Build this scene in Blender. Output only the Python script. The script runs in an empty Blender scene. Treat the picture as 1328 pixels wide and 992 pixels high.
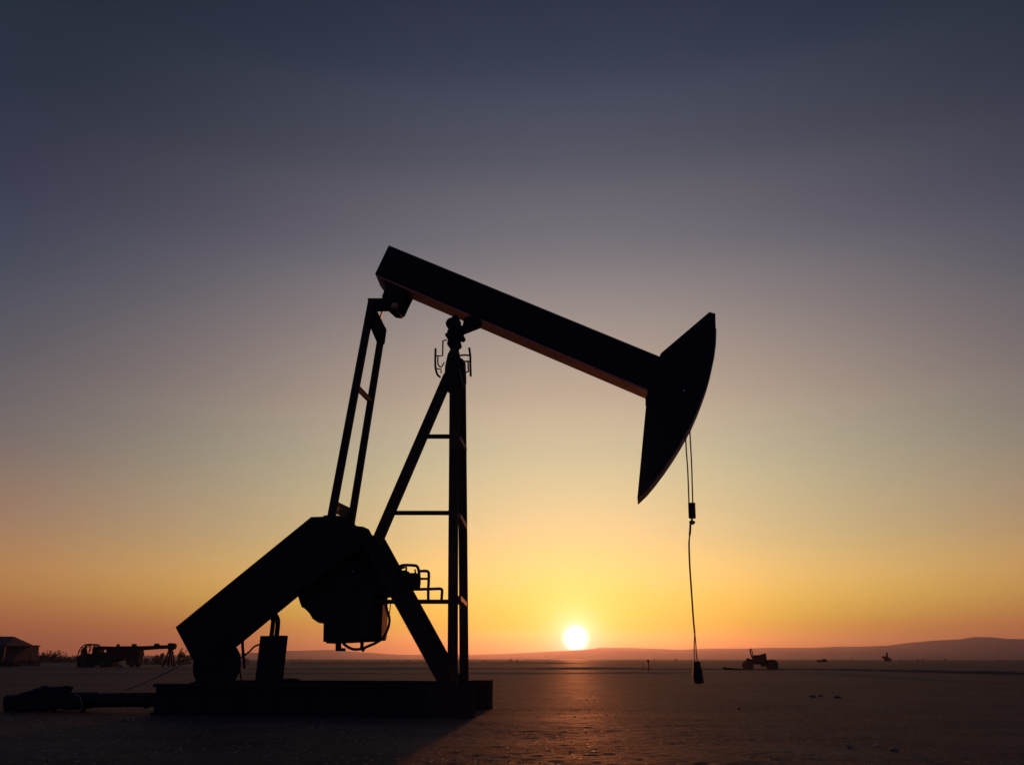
import bpy, bmesh, math, random
import numpy as np
from mathutils import Vector, Matrix, noise

C = bpy.context.scene
COL = C.collection
PI = math.pi
RND = random.Random(7)

# ------------------------------------------------------------------ camera
F, PITCH, CAMH = 1100.0, math.radians(18.03), 1.2
CP, SP = math.cos(PITCH), math.sin(PITCH)
CAM = Vector((0, 0, CAMH))
cd = bpy.data.cameras.new('camera')
cam = bpy.data.objects.new('camera', cd)
COL.objects.link(cam)
cd.sensor_width = 36.0
cd.lens = 36.0 * F / 1328.0
cd.clip_start, cd.clip_end = 0.1, 40000
cam.location = CAM
cam.rotation_euler = (PI / 2 + PITCH, 0, 0)
C.camera = cam


def ray(px, py):
    a, b = (px - 664.0) / F, (496.0 - py) / F
    return Vector((a, CP - b * SP, SP + b * CP))


def G(px, py):
    """Ground point seen at a photo position."""
    d = ray(px, py)
    return CAM + d * (-CAMH / d.z)


def ground_dist(px, py):
    return G(px, py).y


# ------------------------------------------------------------------ sun and sky
SUN_EL, SUN_AZ = math.radians(1.28), math.radians(4.12)
S = Vector((math.sin(SUN_AZ) * math.cos(SUN_EL), math.cos(SUN_AZ) * math.cos(SUN_EL), math.sin(SUN_EL)))
ld = bpy.data.lights.new('sun', 'SUN')
lo = bpy.data.objects.new('sun', ld)
COL.objects.link(lo)
ld.energy, ld.angle, ld.color = 1.7, math.radians(1.4), (1.0, 0.26, 0.08)
lo.rotation_euler = S.to_track_quat('Z', 'Y').to_euler()
lo.location = (0, 0, 60)


def lin(c):
    return tuple(((v / 255 / 12.92) if v / 255 <= 0.04045 else ((v / 255 + 0.055) / 1.055) ** 2.4) for v in c)


class NT:
    """Small helper to write node trees."""

    def __init__(self, tree):
        self.t = tree

    def n(self, kind, **kw):
        nd = self.t.nodes.new(kind)
        for k, v in kw.items():
            setattr(nd, k, v)
        return nd

    def put(self, sock, v):
        if isinstance(v, bpy.types.NodeSocket):
            self.t.links.new(v, sock)
        elif v is not None:
            sock.default_value = v

    def math(self, op, a, b=None, clamp=False):
        nd = self.n('ShaderNodeMath', operation=op, use_clamp=clamp)
        self.put(nd.inputs[0], a)
        if b is not None:
            self.put(nd.inputs[1], b)
        return nd.outputs[0]

    def vmath(self, op, a, b=None):
        nd = self.n('ShaderNodeVectorMath', operation=op)
        self.put(nd.inputs[0], a)
        if b is not None:
            self.put(nd.inputs[1], b)
        return nd.outputs['Value'] if op in ('DOT_PRODUCT', 'LENGTH') else nd.outputs[0]

    def mix(self, f, a, b, blend='MIX'):
        nd = self.n('ShaderNodeMix', data_type='RGBA', blend_type=blend)
        self.put(nd.inputs[0], f)
        self.put(nd.inputs[6], a)
        self.put(nd.inputs[7], b)
        return nd.outputs[2]

    def ramp(self, f, stops, interp='LINEAR'):
        nd = self.n('ShaderNodeValToRGB')
        r = nd.color_ramp
        r.interpolation = interp
        while len(r.elements) < len(stops):
            r.elements.new(0.5)
        for e, (p, c) in zip(r.elements, stops):
            e.position = p
            e.color = (*c, 1)
        self.put(nd.inputs[0], f)
        return nd.outputs[0]

    def smooth(self, v, a, b, ta=0.0, tb=1.0):
        nd = self.n('ShaderNodeMapRange', interpolation_type='SMOOTHSTEP')
        self.put(nd.inputs[0], v)
        for i, x in enumerate((a, b, ta, tb)):
            nd.inputs[1 + i].default_value = x
        return nd.outputs[0]

    def scale(self, col, k):
        nd = self.n('ShaderNodeVectorMath', operation='SCALE')
        self.put(nd.inputs[0], col)
        self.put(nd.inputs[3], k)
        return nd.outputs[0]


# what the dusty air adds to the clear-air Sky Texture: (sine of elevation, linear colour)
#SKYTAB
NEAR = [(0.0, (0.3, 0.1, 0.0)), (0.0116, (0.3, 0.12, 0.0)), (0.0282, (0.42, 0.3771, 0.0)), (0.079, (0.62, 0.484, 0.1265)), (0.1309, (0.50, 0.4509, 0.2136)), (0.218, (0.419, 0.4165, 0.2598)), (0.2879, (0.3894, 0.3204, 0.2323)), (0.4227, (0.186, 0.1637, 0.165)), (0.5156, (0.0852, 0.0798, 0.0973)), (0.5989, (0.0329, 0.0354, 0.0583)), (0.6686, (0.0118, 0.0112, 0.0276))]
SIDE = [(0.0, (0.315, 0.0773, 0.0319)), (0.0117, (0.315, 0.0773, 0.0319)), (0.0392, (0.358, 0.1151, 0.0478)), (0.1135, (0.24, 0.085, 0.064)), (0.1889, (0.0996, 0.0487, 0.0676)), (0.2492, (0.0365, 0.036, 0.0574)), (0.3665, (0.0022, 0.0148, 0.0376)), (0.4491, (0.0036, 0.0037, 0.0199)), (0.5252, (0.0, 0.0, 0.0063)), (0.5911, (0.0, 0.0, 0.0001))]
#ENDSKYTAB
BACK = [(0.0, lin((80, 78, 100))), (0.25, lin((66, 74, 104))), (1.0, lin((50, 58, 86)))]
SKY_K = 0.055
BELL = [(0.0, (24, 14, 16)), (0.03, (25, 15.8, 16.5)), (0.045, (28, 21.5, 18)), (0.065, (32, 27, 20.5)), (0.09, (35, 29, 23.5)), (0.14, (33.5, 29, 26)), (0.25, (29, 26.5, 26)), (0.42, (27, 26, 27))]


def build_world():
    w = bpy.data.worlds.new('World')
    C.world = w
    w.use_nodes = True
    t = NT(w.node_tree)
    bg = w.node_tree.nodes['Background']
    sky = t.n('ShaderNodeTexSky')
    sky.sky_type = 'NISHITA'
    sky.sun_disc = False
    sky.sun_elevation, sky.sun_rotation = SUN_EL, SUN_AZ
    sky.dust_density, sky.air_density, sky.ozone_density = 4.0, 1.0, 2.0
    base = sky.outputs[0]
    tc = t.n('ShaderNodeTexCoord')
    d = t.vmath('NORMALIZE', tc.outputs['Generated'])
    sep = t.n('ShaderNodeSeparateXYZ')
    t.put(sep.inputs[0], d)
    elev = t.math('MAXIMUM', sep.outputs[2], 0.0)
    comb = t.n('ShaderNodeCombineXYZ')
    t.put(comb.inputs[0], sep.outputs[0])
    t.put(comb.inputs[1], sep.outputs[1])
    h = t.vmath('NORMALIZE', comb.outputs[0])
    ch = t.vmath('DOT_PRODUCT', h, Vector((math.sin(SUN_AZ), math.cos(SUN_AZ), 0)))
    az = t.math('ARCCOSINE', t.math('MINIMUM', t.math('MAXIMUM', ch, -1.0), 1.0))
    near = t.ramp(elev, NEAR, 'CARDINAL')
    side = t.ramp(elev, SIDE, 'CARDINAL')
    back = t.ramp(elev, BACK)
    # bell-shaped fall-off in azimuth, narrower for green and blue close to the horizon
    kk = t.ramp(elev, [(z, tuple((10.0 / w) ** 2 for w in ws)) for z, ws in BELL])
    a10 = t.math('DIVIDE', az, math.radians(10.0))
    e3 = t.scale(kk, t.math('MULTIPLY', t.math('MULTIPLY', a10, a10), -1.0))
    f3 = t.vmath('POWER', Vector((math.e, math.e, math.e)), e3)
    f2 = t.smooth(az, math.radians(34), math.radians(80))
    c = t.vmath('ADD', side, t.vmath('MULTIPLY', f3, t.vmath('SUBTRACT', near, side)))
    c = t.mix(f2, c, back)
    # the clear-air sky fades behind the viewer too (the earth's shadow is rising there)
    k = t.smooth(az, math.radians(40), math.radians(110), 1.0, 0.12)
    base = t.scale(base, t.math('MULTIPLY', k, SKY_K))
    # aureole and disc of the sun
    cs = t.vmath('DOT_PRODUCT', d, S)
    ang = t.math('ARCCOSINE', t.math('MINIMUM', cs, 1.0))
    def aure(colr, amp, width):
        e = t.math('EXPONENT', t.math('MULTIPLY', ang, -1.0 / math.radians(width)))
        return t.scale(colr, t.math('MULTIPLY', e, amp))
    g1 = aure(Vector((0.5, 0.45, 0.0)), 1.0, 1.65)
    g2 = aure(Vector((1.0, 0.5, 1.0)), 1.35, 0.8)
    disc = t.scale(Vector((1.0, 0.93, 0.75)), t.smooth(ang, math.radians(1.05), math.radians(0.35), 0.0, 1.5))
    tot = t.vmath('ADD', t.vmath('ADD', base, c), t.vmath('ADD', g1, t.vmath('ADD', g2, disc)))
    t.put(bg.inputs[0], tot)
    bg.inputs[1].default_value = 1.0
    w.cycles.sampling_method = 'MANUAL'
    w.cycles.sample_map_resolution = 1024


build_world()

# ------------------------------------------------------------------ materials


def principled(name, base, rough=0.6, metal=0.0, spec=0.5):
    m = bpy.data.materials.new(name)
    m.use_nodes = True
    t = NT(m.node_tree)
    b = m.node_tree.nodes['Principled BSDF']
    b.inputs['Base Color'].default_value = (*base, 1)
    b.inputs['Roughness'].default_value = rough
    b.inputs['Metallic'].default_value = metal
    b.inputs['Specular IOR Level'].default_value = spec
    return m, t, b


def worn(name, base, wear, amount=0.5, scale=2.2, rough=0.55, metal=0.0, bump=0.15, spec=0.4):
    """Paint or steel with blotches of rust and a slightly uneven surface."""
    m, t, b = principled(name, base, rough, metal, spec)
    tc = t.n('ShaderNodeTexCoord')
    n1 = t.n('ShaderNodeTexNoise')
    n1.inputs['Scale'].default_value = scale
    n1.inputs['Detail'].default_value = 8
    n1.inputs['Roughness'].default_value = 0.68
    t.put(n1.inputs['Vector'], tc.outputs['Object'])
    f = t.smooth(n1.outputs[0], 0.62 - 0.25 * amount, 0.74 - 0.1 * amount)
    n2 = t.n('ShaderNodeTexNoise')
    n2.inputs['Scale'].default_value = scale * 9
    n2.inputs['Detail'].default_value = 5
    t.put(n2.inputs['Vector'], tc.outputs['Object'])
    dark = tuple(v * 0.6 for v in base)
    c0 = t.mix(n2.outputs[0], (*dark, 1), (*base, 1))
    t.put(b.inputs['Base Color'], t.mix(f, c0, (*wear, 1)))
    t.put(b.inputs['Roughness'], t.math('ADD', t.math('MULTIPLY', f, 0.25), rough))
    bp = t.n('ShaderNodeBump')
    bp.inputs['Strength'].default_value = bump
    bp.inputs['Distance'].default_value = 0.01
    t.put(bp.inputs['Height'], n2.outputs[0])
    t.put(b.inputs['Normal'], bp.outputs[0])
    return m


M = {}
M['black'] = worn('black_painted_steel', (0.019, 0.024, 0.036), (0.028, 0.022, 0.024), 0.3, 2.2, 0.75, 0.0, 0.15, 0.0)
M['frame'] = worn('dark_painted_frame', (0.038, 0.026, 0.030), (0.065, 0.036, 0.032), 0.5, 2.2, 0.7, 0.0, 0.15, 0.02)
M['rust'] = worn('rusty_red_steel', (0.74, 0.17, 0.16), (0.50, 0.13, 0.12), 0.6, 3.0, 0.7)  # sunset light on the beam's underside put into the base colour
M['rust_brown'] = worn('rusty_brown_steel', (0.46, 0.20, 0.15), (0.30, 0.12, 0.09), 0.6, 3.0, 0.7)  # brown of rusty parts; on the horsehead strip it stands for warm light
M['orange'] = worn('faded_orange_paint', (0.34, 0.105, 0.06), (0.25, 0.08, 0.05), 0.3, 3.0, 0.85, 0.0, 0.15, 0.03)  # low sun on the cabinet side put into the base colour
M['steel'] = worn('bare_steel', (0.5, 0.48, 0.45), (0.3, 0.2, 0.15), 0.3, 5.0, 0.25, 0.9)
M['wire'] = worn('wire_rope', (0.16, 0.13, 0.09), (0.12, 0.06, 0.03), 0.4, 8.0, 0.45, 0.5)
M['rope'] = worn('frayed_rope', (0.16, 0.10, 0.06), (0.10, 0.06, 0.03), 0.4, 20.0, 0.9, 0.0)
M['rubber'] = worn('black_rubber', (0.025, 0.024, 0.024), (0.06, 0.045, 0.035), 0.3, 4.0, 0.8)
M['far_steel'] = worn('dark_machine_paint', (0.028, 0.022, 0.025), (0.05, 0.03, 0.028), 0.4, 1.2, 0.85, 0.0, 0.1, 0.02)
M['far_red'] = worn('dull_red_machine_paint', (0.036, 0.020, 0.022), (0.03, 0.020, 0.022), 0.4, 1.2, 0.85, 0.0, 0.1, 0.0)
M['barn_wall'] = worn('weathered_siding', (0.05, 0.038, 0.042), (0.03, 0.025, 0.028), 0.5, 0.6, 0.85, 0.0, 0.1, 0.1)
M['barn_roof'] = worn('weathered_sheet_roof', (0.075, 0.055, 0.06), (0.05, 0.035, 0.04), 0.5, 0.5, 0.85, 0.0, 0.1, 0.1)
M['pale'] = worn('pale_canvas', (0.22, 0.17, 0.16), (0.14, 0.10, 0.10), 0.4, 2.0, 0.8)
M['leaf'] = worn('dry_scrub_leaves', (0.06, 0.055, 0.035), (0.09, 0.07, 0.045), 0.5, 1.0, 0.8)
M['leaf_grey'] = worn('dry_grey_scrub', (0.13, 0.11, 0.09), (0.09, 0.07, 0.05), 0.5, 1.0, 0.85)
M['bark'] = worn('scrub_wood', (0.07, 0.05, 0.035), (0.05, 0.035, 0.03), 0.5, 3.0, 0.9)
M['wood'] = worn('weathered_post_wood', (0.10, 0.075, 0.055), (0.06, 0.045, 0.04), 0.5, 3.0, 0.9)
M['stone'] = worn('desert_stone', (0.20, 0.14, 0.125), (0.12, 0.09, 0.08), 0.5, 8.0, 0.8)
M['gravel'] = worn('mixed_gravel', (0.34, 0.25, 0.22), (0.16, 0.12, 0.11), 0.5, 30.0, 0.5)
M['stone_pale'] = worn('pale_desert_stone', (0.55, 0.42, 0.30), (0.40, 0.30, 0.2), 0.5, 8.0, 0.6)
M['clod'] = worn('dark_earth_clod', (0.16, 0.115, 0.11), (0.11, 0.08, 0.08), 0.5, 8.0, 0.95, 0.0, 0.1, 0.05)
M['hill'] = worn('hill_earth', (0.12, 0.085, 0.105), (0.085, 0.065, 0.085), 0.5, 0.002, 0.95, 0.0, 0.0, 0.0)


def ground_material():
    m, t, b = principled('dry_sandy_ground', (0.1, 0.075, 0.07), 0.7, 0, 0.055)
    geo = t.n('ShaderNodeNewGeometry')
    pos = geo.outputs['Position']

    def nz(scale, det=6, rough=0.6, sx=1.0, sy=1.0):
        mp = t.n('ShaderNodeMapping')
        mp.inputs['Scale'].default_value = (sx, sy, 1)
        t.put(mp.inputs[0], pos)
        n = t.n('ShaderNodeTexNoise')
        n.inputs['Scale'].default_value = scale
        n.inputs['Detail'].default_value = det
        n.inputs['Roughness'].default_value = rough
        t.put(n.inputs['Vector'], mp.outputs[0])
        return n.outputs[0]
    big = nz(0.05, 5, 0.6, 0.35, 1.0)
    mid = nz(0.6, 8, 0.65, 0.6, 1.0)
    fine = nz(9.0, 8, 0.7)
    grit = nz(46.0, 4, 0.7)
    c = t.mix(t.smooth(big, 0.35, 0.65), (0.036, 0.025, 0.027, 1), (0.068, 0.045, 0.048, 1))
    c = t.mix(t.math('MULTIPLY', t.smooth(mid, 0.42, 0.62), 0.6), c, (0.030, 0.021, 0.024, 1))
    c = t.mix(t.math('MULTIPLY', t.smooth(fine, 0.52, 0.72), 0.6), c, (0.17, 0.115, 0.115, 1))
    vor = t.n('ShaderNodeTexVoronoi')
    mpv = t.n('ShaderNodeMapping')
    mpv.inputs['Scale'].default_value = (1.0, 0.45, 1)
    t.put(mpv.inputs[0], pos)
    t.put(vor.inputs['Vector'], mpv.outputs[0])
    vor.inputs['Scale'].default_value = 16.0
    sp = t.n('ShaderNodeSeparateColor')
    t.put(sp.inputs[0], vor.outputs['Color'])
    grain = t.math('MULTIPLY', t.smooth(vor.outputs['Distance'], 0.22, 0.38, 1.0, 0.0), t.smooth(sp.outputs[0], 0.72, 0.95))
    grain = t.math('MULTIPLY', grain, t.smooth(mid, 0.40, 0.60))
    c = t.mix(t.math('MULTIPLY', grain, 0.8), c, (0.34, 0.25, 0.22, 1))
    t.put(b.inputs['Base Color'], c)
    t.put(b.inputs['Roughness'], t.math('SUBTRACT', t.smooth(mid, 0.3, 0.7, 0.68, 0.82), t.math('MULTIPLY', grain, 0.25)))
    t.put(b.inputs['Specular IOR Level'], t.math('ADD', t.math('MULTIPLY', grain, 0.4), 0.05))
    hgt = t.math('ADD', t.math('MULTIPLY', fine, 0.7), t.math('MULTIPLY', grit, 0.3))
    hgt = t.math('ADD', hgt, t.math('MULTIPLY', grain, 0.5))
    bp = t.n('ShaderNodeBump')
    bp.inputs['Strength'].default_value = 0.6
    bp.inputs['Distance'].default_value = 0.05
    t.put(bp.inputs['Height'], hgt)
    t.put(b.inputs['Normal'], bp.outputs[0])
    return m


M['ground'] = ground_material()

# ------------------------------------------------------------------ object helpers


def tag(o, label=None, cat=None, group=None, kind=None):
    for k, v in (('label', label), ('category', cat), ('group', group), ('kind', kind)):
        if v:
            o[k] = v
    return o


def obj(name, bm, mat, parent=None, bevel=0.0, smooth=False):
    me = bpy.data.meshes.new(name)
    bmesh.ops.recalc_face_normals(bm, faces=bm.faces)
    bm.to_mesh(me)
    bm.free()
    me.materials.append(M[mat] if isinstance(mat, str) else mat)
    if smooth:
        for p in me.polygons:
            p.use_smooth = True
    o = bpy.data.objects.new(name, me)
    COL.objects.link(o)
    if parent:
        o.parent = parent
    if bevel:
        md = o.modifiers.new('edge', 'BEVEL')
        md.width, md.segments, md.limit_method = bevel, 2, 'ANGLE'
        md.angle_limit = math.radians(40)
    return o


def empty(name, loc, rz=0.0, label=None, cat=None, group=None):
    o = bpy.data.objects.new(name, None)
    COL.objects.link(o)
    o.location = loc
    o.rotation_euler = (0, 0, rz)
    o.empty_display_size = 0.5
    return tag(o, label, cat, group)


def copy_tree(o, parent=None):
    c = o.copy()
    COL.objects.link(c)
    c.parent = parent
    for ch in [x for x in list(bpy.data.objects) if x.parent == o]:
        copy_tree(ch, c)
    return c


def prism(bm, front, back):
    """Solid between two outlines with the same number of points."""
    a = [bm.verts.new(p) for p in front]
    b = [bm.verts.new(p) for p in back]
    bm.faces.new(a)
    bm.faces.new(b[::-1])
    n = len(a)
    for i in range(n):
        j = (i + 1) % n
        bm.faces.new((a[i], b[i], b[j], a[j]))
    return bm


def box(bm, c, s, rot=None):
    r = bmesh.ops.create_cube(bm, size=1.0)
    mt = Matrix.Translation(Vector(c)) @ (rot.to_4x4() if rot else Matrix.Identity(4)) @ Matrix.Diagonal((*s, 1))
    bmesh.ops.transform(bm, matrix=mt, verts=r['verts'])
    return bm


def beam(bm, p, q, w, h=None, up=Vector((0, 1, 0))):
    """Square bar from p to q; w across 'up', h along 'up'."""
    p, q = Vector(p), Vector(q)
    h = h or w
    z = (q - p).normalized()
    y = (up - z * up.dot(z)).normalized()
    x = y.cross(z)
    r = Matrix((x, y, z)).transposed()
    return box(bm, (p + q) / 2, (w, h, (q - p).length), r)


def tube(bm, pts, rad, seg=8, cap=True):
    pts = [Vector(p) for p in pts]
    rings = []
    n = len(pts)
    for i, p in enumerate(pts):
        d = (pts[min(i + 1, n - 1)] - pts[max(i - 1, 0)]).normalized()
        ref = Vector((0, 1, 0)) if abs(d.y) < 0.9 else Vector((1, 0, 0))
        x = d.cross(ref).normalized()
        y = d.cross(x).normalized()
        r = rad[i] if isinstance(rad, (list, tuple)) else rad
        rings.append([bm.verts.new(p + x * (r * math.cos(2 * PI * k / seg)) + y * (r * math.sin(2 * PI * k / seg)))
                      for k in range(seg)])
    for a, b in zip(rings, rings[1:]):
        for k in range(seg):
            bm.faces.new((a[k], a[(k + 1) % seg], b[(k + 1) % seg], b[k]))
    if cap:
        bm.faces.new(rings[0][::-1])
        bm.faces.new(rings[-1])
    return bm


def spline(pts, n=6):
    """Catmull-Rom through the points."""
    pts = [Vector(p) for p in pts]
    out = []
    for i in range(len(pts) - 1):
        p0, p1, p2, p3 = pts[max(i - 1, 0)], pts[i], pts[i + 1], pts[min(i + 2, len(pts) - 1)]
        for k in range(n):
            u = k / n
            out.append(0.5 * ((2 * p1) + (p2 - p0) * u + (2 * p0 - 5 * p1 + 4 * p2 - p3) * u * u
                              + (3 * p1 - p0 - 3 * p2 + p3) * u ** 3))
    out.append(pts[-1])
    return out


def lathe(bm, c, axis, prof, seg=32):
    """Solid of revolution: prof = [(distance along axis, radius)]."""
    axis = Vector(axis).normalized()
    ref = Vector((0, 0, 1)) if abs(axis.z) < 0.9 else Vector((1, 0, 0))
    x = axis.cross(ref).normalized()
    y = axis.cross(x).normalized()
    rings = []
    for a, r in prof:
        rings.append([bm.verts.new(Vector(c) + axis * a + x * (r * math.cos(2 * PI * k / seg)) + y * (r * math.sin(2 * PI * k / seg)))
                      for k in range(seg)])
    for a, b in zip(rings, rings[1:]):
        for k in range(seg):
            bm.faces.new((a[k], a[(k + 1) % seg], b[(k + 1) % seg], b[k]))
    bm.faces.new(rings[0][::-1])
    bm.faces.new(rings[-1])
    return bm


NB = bmesh.new

# ------------------------------------------------------------------ the ground


def berm_profile(x, y):
    """Low ridges and ruts crossing the plain, as a height in metres."""
    z = 0.0
    if x < 24:
        f = min(1.0, (24 - x) / 12.0)
        for yc, a, w in ((78.0, 0.10, 1.3), (112.0, 0.20, 1.8), (240.0, 0.35, 5.0)):
            z += f * a * math.exp(-((y - yc - 0.10 * x) / w) ** 2)
    return z


def axis_steps(fine_lo, fine_hi, step, lo, hi, ratio):
    a = list(np.arange(fine_lo, fine_hi + step, step))
    s, v = step, fine_lo
    while v > lo:
        s *= ratio
        v = max(lo, v - s)
        a.append(v)
    s, v = step, fine_hi + step
    while v < hi:
        s *= ratio
        v = min(hi, v + s)
        a.append(v)
    return sorted(set(round(float(q), 4) for q in a))


def build_ground():
    xs = axis_steps(-13, 13, 0.07, -8000, 8000, 1.07)
    ys = axis_steps(8.5, 26, 0.085, -300, 9000, 1.03)
    vs = []
    for y in ys:
        for x in xs:
            r = math.hypot(x, y)
            z = berm_profile(x, y) if 30 < y < 400 and abs(x) < 200 else 0.0
            if r < 200:
                k = max(0.0, 1 - r / 200.0)
                p = Vector((x, y, 0))
                z += k * 0.014 * noise.noise(p * 0.30)
                z += k * 0.005 * noise.noise(p * 1.1 + Vector((5, 1, 0)))
                if r < 45:
                    k2 = max(0.0, 1 - r / 45.0)
                    m = 0.5 + 0.5 * noise.noise(p * 0.22 + Vector((9, 9, 0)))
                    z += k2 * 0.005 * noise.noise(p * 3.1 + Vector((0, 7, 2)))
                    z += k2 * m * 0.016 * noise.noise(p * 7.3 + Vector((3, 7, 2)))
            vs.append((x, y, z - 0.006))
    nx = len(xs)
    fs = [(j * nx + i, j * nx + i + 1, (j + 1) * nx + i + 1, (j + 1) * nx + i)
          for j in range(len(ys) - 1) for i in range(nx - 1)]
    me = bpy.data.meshes.new('ground')
    me.from_pydata(vs, [], fs)
    me.materials.append(M['ground'])
    for p in me.polygons:
        p.use_smooth = True
    o = bpy.data.objects.new('ground', me)
    COL.objects.link(o)
    tag(o, 'dark sandy plain running flat to the hills', None, None, 'structure')


build_ground()


def build_bank():
    # low ridge of pushed-up earth: runs across behind the tractor, then bends toward the viewer on the right
    way = [Vector(p) for p in ((-6, 112, 0), (6, 110, 0), (18, 108.5, 0), (27, 107.5, 0), (33, 105, 0), (36.5, 99, 0), (38.2, 89, 0), (39.2, 82, 0), (41.5, 72, 0), (46, 58, 0), (56, 40, 0))]
    path = spline(way, 14)
    prof = [(-1.1, -0.06), (-0.75, 0.02), (-0.4, 0.15), (-0.1, 0.24), (0.15, 0.25), (0.45, 0.13), (0.8, 0.02), (1.1, -0.06)]
    bm = NB()
    rows = []
    for i, p in enumerate(path):
        d = (path[min(i + 1, len(path) - 1)] - path[max(i - 1, 0)]).normalized()
        nrm = Vector((d.y, -d.x, 0))
        k = min(1.0, 0.25 + i / 60.0)
        row = []
        for o_, h in prof:
            q = p + nrm * (o_ + 0.25 * noise.noise(p * 0.5))
            z = h * k * (0.6 if p.y > 103 else 1.0) * (0.85 + 0.5 * noise.noise(q * 0.6)) + 0.03 * noise.noise(q * 2.0)
            row.append(bm.verts.new((q.x, q.y, z - 0.02 if h > 0 else -0.1)))
        rows.append(row)
    for a, b in zip(rows, rows[1:]):
        for j in range(len(prof) - 1):
            bm.faces.new((a[j], a[j + 1], b[j + 1], b[j]))
    o = obj('ground_bank', bm, 'ground', None, 0, True)
    tag(o, 'low bank of earth crossing the plain behind the tractor', None, None, 'structure')


def build_hills():
    # skyline read along the photo: (x, y)
    sky = [(-2600, 853.4), (-1700, 851), (-1100, 846), (-700, 844), (-400, 844), (-100, 848), (120, 851), (250, 849), (330, 846), (380, 843.5), (430, 842.5), (470, 845.5), (520, 848.5),
           (600, 848.5), (650, 847.5), (680, 846), (720, 844), (755, 842.5), (780, 839.5), (815, 839.5), (850, 840.8),
           (880, 842), (920, 840.5), (960, 840.8), (1000, 839.6), (1050, 839.6), (1090, 837.8), (1115, 838), (1150, 836.8),
           (1180, 833), (1215, 830), (1245, 828.5), (1262, 825.5), (1285, 825.8), (1305, 828), (1340, 828.5), (1450, 832),
           (1600, 827), (1800, 838), (2100, 845), (2700, 850), (3600, 853.4)]
    D = 6200.0
    vs, rows = [], []
    prof = [(-1900, 0.0), (-1500, 0.12), (-1000, 0.36), (-600, 0.62), (-300, 0.85), (0, 1.0), (500, 0.8), (1200, 0.3), (1900, 0.0)]
    pts = []
    for px in range(-2600, 3601, 8):
        for (a, b), (c, d) in zip(sky, sky[1:]):
            if a <= px <= c:
                u = (px - a) / (c - a)
                u = u * u * (3 - 2 * u) * 0.6 + u * 0.4
                pts.append((px, b + (d - b) * u))
                break
    for px, py in pts:
        d = ray(px, py)
        d = d / math.hypot(d.x, d.y)
        h = CAMH + d.z * D
        row = []
        for off, k in prof:
            p = Vector((d.x, d.y, 0)) * (D + off)
            e = noise.fractal(p * 0.0016, 0.9, 2.0, 5)
            z = h * k + (e * h * 0.16 * math.sin(k * PI) if off else e * h * 0.015)
            row.append(len(vs))
            vs.append((p.x, p.y, z - (3.0 if k == 0 else 0.0)))
        rows.append(row)
    fs = []
    for a, b in zip(rows, rows[1:]):
        for i in range(len(prof) - 1):
            fs.append((a[i], b[i], b[i + 1], a[i + 1]))
    me = bpy.data.meshes.new('hills')
    me.from_pydata(vs, [], fs)
    me.materials.append(M['hill'])
    for p in me.polygons:
        p.use_smooth = True
    o = bpy.data.objects.new('hills', me)
    COL.objects.link(o)
    tag(o, 'low hazy hills along the horizon', None, None, 'structure')


build_hills()
build_bank()


def build_haze():
    bm = NB()
    box(bm, (0, 4360, 104), (16400, 9500, 212))
    m = bpy.data.materials.new('hazy_air')
    m.use_nodes = True
    nt = m.node_tree
    nt.nodes.clear()
    out = nt.nodes.new('ShaderNodeOutputMaterial')
    v = nt.nodes.new('ShaderNodeVolumePrincipled')
    v.inputs['Color'].default_value = (0.72, 0.73, 1.0, 1)
    v.inputs['Density'].default_value = HAZE
    v.inputs['Anisotropy'].default_value = 0.80
    nt.links.new(v.outputs[0], out.inputs['Volume'])
    o = obj('haze', bm, m)
    tag(o, 'thin dusty evening air over the plain', None, None, 'stuff')


HAZE = 5.8e-5
build_haze()

# ------------------------------------------------------------------ the big pump jack
YAW = math.radians(8.7)
UX = Vector((math.cos(YAW), -math.sin(YAW), 0))
VY = Vector((math.sin(YAW), math.cos(YAW), 0))
CORNER = G(610, 931)                      # near end of the near skid rail
ORG = CORNER - UX * 3.6 + VY * 1.7        # middle of the skid, on the ground


def P(px, py, ly):
    """Local point of the pump jack at depth ly behind the near rail."""
    d = ray(px, py)
    k = (CORNER + VY * ly - CAM).dot(VY) / d.dot(VY)
    X = CAM + d * k - ORG
    return Vector((X.dot(UX), ly - 1.7, X.z))


def PZ(px, z, ly):
    """Local point at a photo column, a height and a depth."""
    lo_, hi_ = 200.0, 1200.0
    for _ in range(40):
        mid = (lo_ + hi_) / 2
        if P(px, mid, ly).z > z:
            lo_ = mid
        else:
            hi_ = mid
    return P(px, lo_, ly)


def slab(bm, outline, y0, y1):
    f = [P(x, y, y0) for x, y in outline]
    prism(bm, f, [p + Vector((0, y1 - y0, 0)) for p in f])
    return bm


pump = empty('pump_jack', ORG, -YAW, 'large black oil pump jack in silhouette with its beam tilted down to the right', 'pump jack')

# --- skid: two rails of I section, cross beams, end blocks
zt = P(400, 887.5, 0.0).z                  # top of the rails
zb = -0.05
xl, xr = P(197, 900, 0).x, P(610, 900, 0).x


def rail(ly):
    bm = NB()
    w = 0.42
    box(bm, ((xl + xr - 0.5) / 2, ly - 1.7 + w / 2, zt - 0.035), (xr - xl - 0.5, w, 0.07))
    box(bm, ((xl + xr - 0.5) / 2, ly - 1.7 + w / 2, zb + 0.05), (xr - xl - 0.5, w, 0.10))
    box(bm, ((xl + xr - 0.5) / 2, ly - 1.7 + w / 2, (zt + zb) / 2 + 0.012), (xr - xl - 0.56, 0.24, zt - zb - 0.174))
    for i in range(9):
        x = xl + 0.45 + i * 0.82
        box(bm, (x, ly - 1.7 + 0.055 + 0.0, (zt + zb) / 2 + 0.012), (0.03, 0.066, zt - zb - 0.18))
    return obj('skid_rail', bm, 'black', pump, 0.008)


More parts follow.
